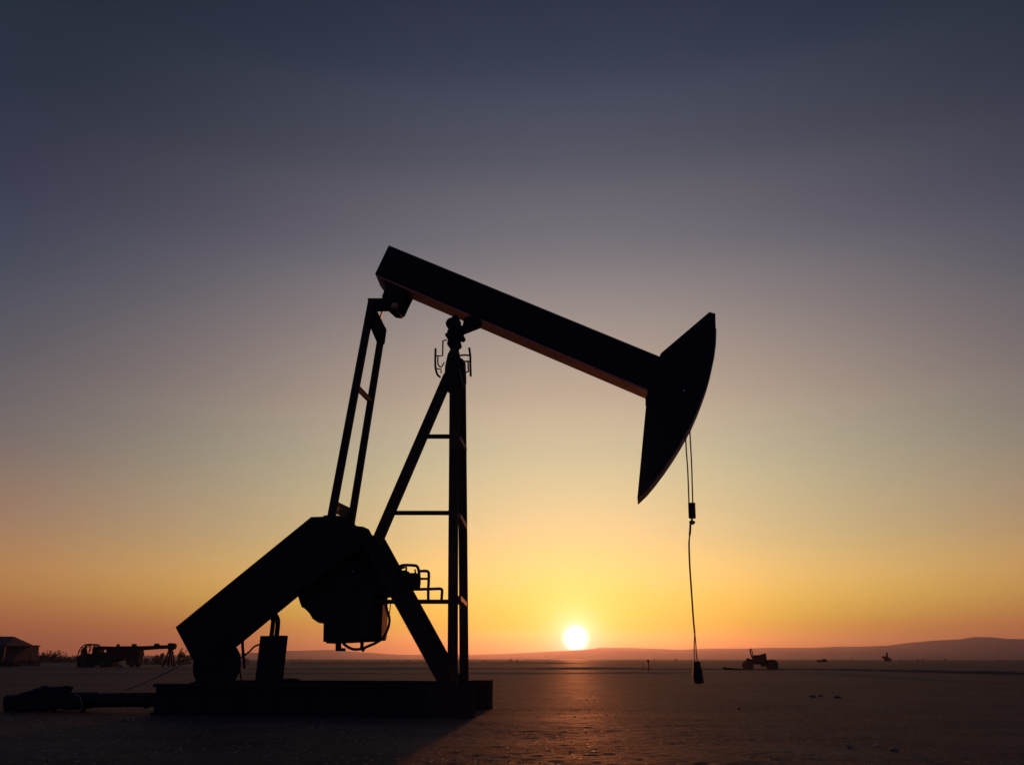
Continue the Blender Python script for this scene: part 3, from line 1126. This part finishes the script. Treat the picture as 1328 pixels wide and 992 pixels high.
for a, b, y in (((221, 841), (225.6, 864.6), -0.6), ((220.5, 841), (212.5, 864.6), -0.5), ((222, 841), (223.5, 863.5), 1.0), ((220, 841), (215, 863.5), 1.0)):
    bm = NB()
    pa, pb = B.p(*a), B.p(*b)
    pa.y, pb.y = y * 0.3, y
    pb.z = max(pb.z, -0.05)
    beam(bm, pa, pb, 0.22)
    obj('support_leg', bm, 'far_steel', bm_)
bm = NB()
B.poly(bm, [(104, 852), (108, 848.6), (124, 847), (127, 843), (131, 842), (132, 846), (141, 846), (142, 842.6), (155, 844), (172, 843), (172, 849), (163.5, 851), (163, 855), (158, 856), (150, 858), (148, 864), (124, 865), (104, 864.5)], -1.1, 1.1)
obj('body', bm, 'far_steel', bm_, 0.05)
bm = NB()
B.poly(bm, [(166.5, 843), (183.5, 842.6), (184.4, 849), (183, 851), (182, 858), (180, 862), (168, 862), (166, 858)], -0.9, 0.9)
obj('engine_box', bm, 'far_steel', bm_, 0.05)
for x in (112, 136, 175):
    for y in (-1.25, 1.05):
        c = B.p(x, 861.2)
        c.y = y
        bm = NB()
        lathe(bm, c, (0, 1, 0), [(0, c.z * 0.75), (0.04, c.z + 0.02), (0.24, c.z + 0.02), (0.28, c.z * 0.75)], 20)
        obj('wheel', bm, 'rubber', bm_)
bm = NB()
for y in (-0.9, 0.0, 0.9):
    pts = []
    for x, yy in ((104.5, 852), (106, 844), (109, 839.5), (114, 836), (120, 835.2), (125, 836), (127, 839), (127.5, 845)):
        q = B.p(x, yy)
        q.y = y
        pts.append(q)
    tube(bm, spline(pts, 4), 0.085, 6)
for xx, yy in ((109, 839.5), (114, 836), (120, 835.2), (125, 836.4)):
    q = B.p(xx, yy)
    tube(bm, [q + Vector((0, -0.9, 0)), q + Vector((0, 0.9, 0))], 0.06, 6)
    tube(bm, [q + Vector((0, -0.9, 0)), B.p(xx + (1.5 if xx < 115 else -1.5), 849) + Vector((0, -0.9, 0))], 0.06, 6)
tube(bm, [B.p(106, 845) + Vector((0, -.9, 0)), B.p(112, 842) + Vector((0, -.9, 0)), B.p(117, 836.5) + Vector((0, -.9, 0))], 0.07, 6)
tube(bm, [B.p(118, 848) + Vector((0, -.9, 0)), B.p(121, 842) + Vector((0, -.9, 0)), B.p(122, 836) + Vector((0, -.9, 0))], 0.09, 6)
obj('hoop_frame', bm, 'far_steel', bm_)
for pts in ([(107, 848), (108, 843), (110.5, 841), (111.5, 848)], [(121.5, 848), (122, 840), (124.5, 838), (127, 841), (127, 848)]):
    bm = NB()
    B.poly(bm, pts, -0.6, 0.6)
    obj('cab_panel', bm, 'far_steel', bm_)

# pale sheets lying by the machine
for i, (pts, lab) in enumerate((([(124.5, 859.5), (126, 859), (128.6, 860.8), (127.6, 861.8), (125, 861.2)], 'small pale tarp bundle lying under the hooped end of the boom machine'),
                                ([(154, 863), (154.6, 860.2), (157, 859), (159, 859.6), (162, 861.4), (162, 863.8), (154, 864)], 'pale heap of sacking lying in front of the boom machine'))):
    T3 = Far('tarp', (pts[0][0] + pts[2][0]) / 2, 865.2, lab, 'tarp', None, True)
    bm = NB()
    T3.poly(bm, pts, -0.5, 0.3)
    bmesh.ops.subdivide_edges(bm, edges=bm.edges[:], cuts=2, use_grid_fill=True)
    lowest = min(v.co.z for v in bm.verts)
    for v in bm.verts:
        v.co.z -= lowest + 0.02
        v.co += noise.noise_vector(v.co * 2.0) * 0.12
    o = obj('tarp', bm, 'pale', None, 0, True)
    o.location = T3.o
    tag(o, lab, 'tarp')

# --- barn and shed at the left edge
A = Far('barn', 5, 862.6, 'large gabled barn at the left edge with a sloping sheet roof', 'barn')
ar = A.root
apex, eave = A.p(18, 825), A.p(27.2, 835)
hw = eave.x - apex.x                       # half width of the gable
zw = eave.z
L_ = 16.0


def gable(cx, y0):
    return [Vector((cx - hw, y0, -0.1)), Vector((cx + hw, y0, -0.1)), Vector((cx + hw, y0, zw)), Vector((cx, y0, apex.z)), Vector((cx - hw, y0, zw))]


# the barn's long side runs left, its roof sloping toward the viewer
W2 = 4.6
xg = eave.x - 0.35
x0 = xg - 16.0
bm = NB()
prism(bm, [Vector((x0, -W2, -0.1)), Vector((x0, W2, -0.1)), Vector((x0, W2, zw - 0.15)), Vector((x0, 0, apex.z - 0.2)), Vector((x0, -W2, zw - 0.15))],
      [Vector((xg, -W2, -0.1)), Vector((xg, W2, -0.1)), Vector((xg, W2, zw - 0.15)), Vector((xg - 1.6, 0, apex.z - 0.2)), Vector((xg, -W2, zw - 0.15))])
obj('wall', bm, 'barn_wall', ar)
bm = NB()
e = 0.35
prism(bm, [Vector((x0 - e, -W2 - e, zw - 0.22)), Vector((x0 - e, 0, apex.z)), Vector((x0 - e, 0, apex.z - 0.14)), Vector((x0 - e, -W2 - e, zw - 0.36))],
      [Vector((xg + e, -W2 - e, zw - 0.22)), Vector((apex.x, 0, apex.z)), Vector((apex.x, 0, apex.z - 0.14)), Vector((xg + e, -W2 - e, zw - 0.36))])
prism(bm, [Vector((x0 - e, W2 + e, zw - 0.22)), Vector((x0 - e, 0.01, apex.z)), Vector((x0 - e, 0.01, apex.z - 0.14)), Vector((x0 - e, W2 + e, zw - 0.36))],
      [Vector((xg + e, W2 + e, zw - 0.22)), Vector((apex.x, 0.01, apex.z)), Vector((apex.x, 0.01, apex.z - 0.14)), Vector((xg + e, W2 + e, zw - 0.36))])
prism(bm, [Vector((xg + e, -W2 - e, zw - 0.225)), Vector((xg + e, W2 + e, zw - 0.225)), Vector((apex.x + .01, 0, apex.z - .01))],
      [Vector((xg + e, -W2 - e, zw - 0.36)), Vector((xg + e, W2 + e, zw - 0.36)), Vector((apex.x + .01, 0, apex.z - 0.14))])
obj('roof', bm, 'barn_roof', ar)
for x in (x0 + 4, x0 + 10):
    bm = NB()
    box(bm, (x, -W2 - 0.03, 1.6), (2.6, 0.06, 3.2))
    obj('door', bm, 'far_steel', ar)
Sd = Far('shed', 37, 861.6, 'low flat roofed shed leaning out beside the barn', 'shed')
bm = NB()
Sd.poly(bm, [(27.8, 837.5), (45.5, 838), (44.4, 862.4), (27.8, 862.4)], -1.6, 1.6)
obj('wall', bm, 'barn_wall', Sd.root)
bm = NB()
Sd.poly(bm, [(27.6, 836), (46.8, 836.4), (46.4, 838.0), (27.6, 837.5)], -1.9, 1.9)
obj('roof', bm, 'far_red', Sd.root)
for pts, y in (([(30, 845), (34, 845), (34, 862), (30, 862)], -1.63), ([(37, 846), (41, 846), (41, 851), (37, 851)], -1.63)):
    bm = NB()
    Sd.poly(bm, pts, y, y + 0.05)
    obj('door' if pts[2][1] > 860 else 'window', bm, 'far_steel', Sd.root)

# parked car and cart by the barn
for px, w, lab, cat, nm in ((13, 16, 'low dark car parked in front of the barn', 'car', 'parked_car'),):
    K = Far(nm, px, 864.8, lab, cat)
    bm = NB()
    K.poly(bm, [(4.5, 860), (6, 858), (9, 857.4), (10.5, 855), (16, 855), (18, 857.6), (21.4, 858.6), (22, 861), (21.6, 863.4), (4.5, 863.4)], -0.85, 0.85)
    obj('body', bm, 'far_steel', K.root, 0.06)
    for x in (8, 18):
        for y in (-0.95, 0.75):
            c = K.p(x, 863)
            c.y = y
            bm = NB()
            lathe(bm, c, (0, 1, 0), [(0, c.z * 0.8), (0.03, c.z + .02), (0.2, c.z + .02)], 18)
            obj('wheel', bm, 'rubber', K.root)
    bm = NB()
    K.poly(bm, [(10.3, 857.3), (11.2, 855.5), (15.6, 855.5), (17, 857.4)], -0.862, -0.84)
    obj('window', bm, 'rubber', K.root)
Fn = Far('stock_fence', 36, 864.0, 'low weathered board fence between the barn and the machine', 'fence')
bm = NB()
q0, q1 = Fn.p(22, 858), Fn.p(52, 858)
for k in range(3):
    z = 0.25 + 0.3 * k
    box(bm, ((q0.x + q1.x) / 2, 0, z), (q1.x - q0.x, 0.04, 0.17))
obj('board_panel', bm, 'barn_wall', Fn.root)
for k in range(6):
    bm = NB()
    box(bm, (q0.x + (q1.x - q0.x) * k / 5, 0.085, 0.5), (0.12, 0.12, 1.1))
    obj('post', bm, 'wood', Fn.root)


# --- scrub, bushes and low trees
def scrub(name, px, py, w_px, top_py, seed, label, cat='bush', group=None, mat='leaf', depth=None, dens=1.0, wisp=0.35):
    """An uneven bush of many small leaf blades on branching stems."""
    r = random.Random(seed)
    o = G(px, py)
    k = (o.y) / (F * CP)
    d = ray(px, top_py)
    h = max(0.3, CAMH + d.z * (o.y / d.y))
    w = w_px * k
    dp = depth or w * 0.8
    root = empty(name, (o.x, o.y, 0), r.uniform(0, 0.6), label, cat, group)
    bm = NB()
    tips = []
    nst = 5 + int(4 * dens)
    for s in range(nst):
        bx, by = r.uniform(-.1, .1) * w, r.uniform(-.1, .1) * dp
        lean = Vector((r.uniform(-.5, .5) * w, r.uniform(-.45, .45) * dp, 0))
        hh_ = h * r.uniform(0.5, 1.0)
        a = Vector((bx, by, -0.05))
        m = a + lean * 0.4 + Vector((0, 0, hh_ * 0.5))
        b = a + lean + Vector((0, 0, hh_))
        th = max(0.012, h * 0.012)
        tube(bm, [a, m, b], [th, th * 0.7, th * 0.3], 5)
        tips.append((m, b))
        for _ in range(3):
            t0 = m.lerp(b, r.uniform(0, 0.7))
            t1 = t0 + Vector((r.uniform(-.22, .22) * w, r.uniform(-.2, .2) * dp, hh_ * r.uniform(0.08, 0.3)))
            t1.z = min(t1.z, h * 1.0)
            tube(bm, [t0, t1], [th * 0.6, th * 0.25], 4)
            tips.append((t0, t1))
    obj('stem', bm, 'bark', root)
    bm = NB()
    n = int(360 * dens)
    ls = h * 0.075
    for _ in range(n):
        if r.random() < wisp:
            a, b = r.choice(tips)
            c = a.lerp(b, r.uniform(0.3, 1.05)) + Vector((r.gauss(0, .05) * w, r.gauss(0, .05) * dp, r.gauss(0, .04) * h))
        else:
            u = r.uniform(-1, 1)
            zz = r.random() ** 1.3
            c = Vector((u * w * 0.48, r.uniform(-.5, .5) * dp, zz * h * (0.62 + 0.2 * noise.noise(Vector((u * 2.5, seed, 0)))) * (1 - 0.35 * abs(u) ** 2)))
        c.z = max(c.z, 0.02)
        e1 = Vector((r.gauss(0, 1), r.gauss(0, 1), r.gauss(0, 1))).normalized() * ls * r.uniform(.5, 1.3)
        e2 = e1.cross(Vector((r.gauss(0, 1), r.gauss(0, 1), r.gauss(0, 1)))).normalized() * ls * r.uniform(.25, .6)
        vs = [bm.verts.new(c + q) for q in (-e1, e2, e1, -e2)]
        bm.faces.new(vs)
    obj('foliage', bm, mat, root)
    return root


HEDGE = 'scrub bushes growing behind the barn yard'
for i, (x, w, t, lab) in enumerate((
        (49, 9, 843.5, 'narrow dark bush growing against the shed end'),
        (56, 9, 843.0, 'upright dark bush second from the shed'),
        (63, 9, 843.8, 'dark bush between the two tallest bushes beside the shed'),
        (70.5, 10, 841.8, 'tallest dark bush in the row between the shed and the boom machine'),
        (79, 11, 845.0, 'rounded low bush right of the tallest bush in the row'),
        (88, 12, 848.0, 'low spreading bush in the middle of the gap before the boom machine'),
        (96, 10, 847.5, 'low bush just left of the hooped end of the boom machine'))):
    scrub('bush', x, 859.8, w, t, 20 + i, lab, 'bush', HEDGE, 'leaf', 2.5, 1.1)
GREY = 'grey reeds and bushes behind the boom head'
for i, (x, w, t, lab, m) in enumerate((
        (189, 10, 849.5, 'low reedy bush under the boom just right of the engine box', 'leaf'),
        (198, 11, 848.5, 'reedy bush under the middle of the long boom', 'leaf'),
        (207, 10, 844.5, 'taller reedy bush left of the boom support legs', 'leaf'),
        (216, 9, 848.5, 'thin grey bush seen between the boom support legs', 'leaf_grey'),
        (233, 11, 841.0, 'tall dark bush right of the boom head', 'leaf'),
        (241, 14, 845.5, 'pale grey bush beside the crank end of the big pump', 'leaf_grey'),
        (318, 9, 851.5, 'small grey bush seen between the flywheel and the engine housing', 'leaf_grey'))):
    scrub('bush', x, 861.2, w, t, 50 + i, lab, 'bush', GREY, m, 2.5, 1.0, 0.5)

TINY = 'tiny shrubs dotted along the horizon'
for i, (x, w, t, b, lab) in enumerate((
        (379, 9, 853.4, 857.0, 'low far shrub on the horizon just right of the engine housing'),
        (391, 7, 852.8, 857.0, 'rounded far shrub on the horizon left of the mounting hook'),
        (401, 8, 853.8, 857.0, 'flat far shrub on the horizon under the gear case'),
        (443, 8, 853.6, 857.2, 'far shrub on the horizon straight below the mounting hook'),
        (467, 6, 853.8, 857.2, 'far shrub on the horizon below the middle of the cabinet hose'),
        (503, 4, 853.5, 857.2, 'thin far shrub on the horizon right of the control cabinet'),
        (530, 7, 853.8, 857.2, 'far shrub on the horizon left of the sloping brace'),
        (597, 4, 850.0, 857.4, 'tiny shrub seen between the two post legs'),
        (662, 7, 852.8, 858.2, 'larger of the two dark shrubs standing on the horizon left of the sun'),
        (671, 4, 853.4, 858.2, 'smaller of the two dark shrubs standing on the horizon left of the sun'),
        (626, 8, 854.2, 857.6, 'flat far shrub on the horizon just right of the pump legs'),
        (877, 5, 852.6, 857.0, 'tiny far shrub on the horizon left of the hanging weight'),
        (1297, 8, 854.6, 858.6, 'low far shrub near the right edge of the plain'))):
    scrub('shrub', x, b, w, t, 90 + i, lab, 'shrub', TINY, 'leaf', None, 0.5)

# --- two old fence posts in the haze right of the sun
for x, t, b, w, lab in ((833.5, 856.5, 869.5, 0.075, 'thin leaning post right of the sun, left one of the pair'),
                        (841.5, 855.0, 870.0, 0.12, 'thicker post with a dark block on top, right one of the pair beside the sun')):
    Q = Far('fence_post', x, b, lab, 'post', 'two posts standing in the plain', True)
    bm = NB()
    tp, fp = Q.p(x - 0.6, t), Q.p(x, b)
    beam(bm, fp + Vector((0, 0, -0.1)), tp, w * 0.8)
    if w > 0.1:
        box(bm, tp + Vector((-0.04, 0, -0.16)), (w * 1.9, w * 1.6, 0.32))
    o = obj('fence_post', bm, 'wood', None, 0.01)
    o.location = Q.o
    tag(o, lab, 'post', 'two posts standing in the plain')

# --- truck, drilling rig and small marker posts on the right horizon
K = Far('parked_truck', 1066, 858.6, 'tiny truck parked on the horizon right of the tractor', 'truck')
bm = NB()
K.poly(bm, [(1060.6, 856), (1061.4, 855.4), (1067.6, 855), (1067.6, 858), (1060.6, 858)], -1.1, 1.1)
obj('body', bm, 'far_steel', K.root)
bm = NB()
K.poly(bm, [(1067.4, 858), (1067.4, 854.4), (1070, 854.2), (1071, 856), (1071.2, 858)], -1.1, 1.1)
obj('cab', bm, 'far_steel', K.root)
for x in (1062.6, 1069.4):
    for y in (-1.2, 0.95):
        c = K.p(x, 857.8)
        c.y = y
        bm = NB()
        lathe(bm, c, (0, 1, 0), [(0, c.z + 0.02), (0.25, c.z + 0.02)], 14)
        obj('wheel', bm, 'rubber', K.root)
RG = Far('drilling_rig', 1150, 857.4, 'tiny drilling rig with a short mast on the right horizon', 'rig')
for nm, pts, yy in (('mast', [(1149.4, 853), (1150.2, 845.5), (1151.0, 853)], 0.8), ('platform', [(1145.4, 851.2), (1146.2, 850.6), (1154.2, 853.4), (1154.2, 854.6), (1149, 854.4), (1146, 853)], 1.8),
                    ('substructure', [(1148.6, 854.2), (1153.4, 854.2), (1154.4, 857.8), (1147.6, 857.8)], 1.5)):
    bm = NB()
    RG.poly(bm, pts, -yy, yy)
    obj(nm, bm, 'far_steel', RG.root)
for x, t, w, lab in ((1190.5, 853.8, 1.0, 'short thick marker post on the right horizon, left one of the close pair'),
                     (1196.5, 853.4, 1.3, 'short thick marker post on the right horizon, right one of the close pair'),
                     (1105.5, 852.8, 0.5, 'thin stake on the horizon between the tiny truck and the rig'),
                     (1225, 853.4, 0.9, 'lone short marker post farthest right on the horizon'),
                     (848, 853.6, 0.6, 'short stake on the horizon just right of the two posts'),
                     (1168, 855.0, 0.9, 'short stake on the horizon just right of the tiny rig')):
    Q = Far('marker_post', x, 857.6, lab, 'post', 'small posts on the horizon', True)
    bm = NB()
    Q.poly(bm, [(x - w / 2, t), (x + w / 2, t), (x + w / 2, 858), (x - w / 2, 858)], -0.2, 0.2)
    o = obj('marker_post', bm, 'wood')
    o.location = Q.o
    tag(o, lab, 'post', 'small posts on the horizon')


# --- stones, clods and gravel
def rock(bm, c, s, r, flat=0.55):
    q = bmesh.ops.create_icosphere(bm, subdivisions=1, radius=1.0)
    off = Vector((r.uniform(0, 99), r.uniform(0, 99), 0))
    rz = Matrix.Rotation(r.uniform(0, 6), 3, 'Z')
    sx, sy = r.uniform(0.7, 1.3), r.uniform(0.7, 1.2)
    for v in q['verts']:
        p = v.co.copy()
        p *= 1 + 0.45 * noise.noise(p * 1.3 + off)
        v.co = Vector(c) + rz @ Vector((p.x * s * sx, p.y * s * sy, p.z * s * flat))


for px, py, s, mat, lab in (
        (1054, 903.5, 0.10, 'clod', 'flat dark clod at the left end of the loose group right of the weight'),
        (1064, 902.5, 0.085, 'clod', 'dark clod second from the left in the loose group on the plain'),
        (1080, 896, 0.06, 'clod', 'small dark clod standing farthest back in the loose group'),
        (1086, 904.5, 0.11, 'clod', 'largest dark clod at the right end of the loose group'),
        (958, 919, 0.055, 'clod', 'small dark clod lying nearer than the loose group, below the tractor'),
        (1036, 914, 0.05, 'stone_pale', 'small pale stone lying just in front of the loose dark clods'),
        (1219, 929, 0.035, 'stone_pale', 'bright pale stone lying alone on the right of the plain'),
        (1056, 938, 0.03, 'stone_pale', 'small bright stone near the lower edge under the clods'),
        (1137, 966, 0.04, 'stone_pale', 'pale stone low in the picture among gravel'),
        (1160, 972, 0.05, 'stone', 'brown stone right of the pale stone near the lower edge'),
        (1102, 968, 0.05, 'stone', 'brown stone left of the pale stone near the lower edge')):
    rr_ = random.Random(int(px))
    bm = NB()
    rock(bm, (0, 0, s * 0.08), s, rr_)
    bmesh.ops.subdivide_edges(bm, edges=bm.edges[:], cuts=1, use_grid_fill=True)
    nm = 'earth_clod' if mat == 'clod' else 'stone'
    o = obj(nm, bm, mat)
    g = G(px, py)
    o.location = (g.x, g.y, 0)
    tag(o, lab, 'clod' if mat == 'clod' else 'stone', 'loose clods and stones on the plain')

rg = np.random.default_rng(3)
bm = NB()
bmesh.ops.create_icosphere(bm, subdivisions=1, radius=1.0)
ico_v = np.array([v.co[:] for v in bm.verts])
ico_f = np.array([[v.index for v in f.verts] for f in bm.faces])
bm.free()
gv, gf, base = [], [], 0
for _ in range(11000):
    y = 9.5 + 26 * rg.random() ** 1.7
    x = rg.uniform(-0.75, 0.75) * y
    if noise.noise(Vector((x * 0.35, y * 0.35, 2))) < -0.1 and rg.random() < 0.75:
        continue
    s = 0.004 + 0.012 * rg.random() ** 5 + 0.0002 * y
    q = ico_v * (1 + 0.28 * rg.standard_normal((len(ico_v), 1)).clip(-1.5, 1.5))
    q = q * np.array([rg.uniform(.7, 1.4), rg.uniform(.7, 1.4), rg.uniform(.2, .4)]) * s + np.array([x, y, -0.006 + s * 0.05])
    gv.append(q)
    gf.append(ico_f + base)
    base += len(ico_v)
me = bpy.data.meshes.new('gravel')
me.from_pydata(np.concatenate(gv).tolist(), [], np.concatenate(gf).tolist())
me.materials.append(M['gravel'])
o = bpy.data.objects.new('gravel', me)
COL.objects.link(o)
tag(o, 'fine gravel and crumbs of earth scattered over the near ground', None, None, 'stuff')

# ------------------------------------------------------------------ render settings
C.view_settings.view_transform = 'Standard'
C.view_settings.look = 'None'
C.view_settings.exposure = 0.0
C.view_settings.gamma = 1.0
C.view_settings.use_curve_mapping = False
C.render.engine = 'CYCLES'
C.cycles.max_bounces = 6
C.cycles.volume_bounces = 0
C.cycles.use_denoising = True
C.cycles.sample_clamp_indirect = 4.0
C.render.resolution_x, C.render.resolution_y = 1024, 764
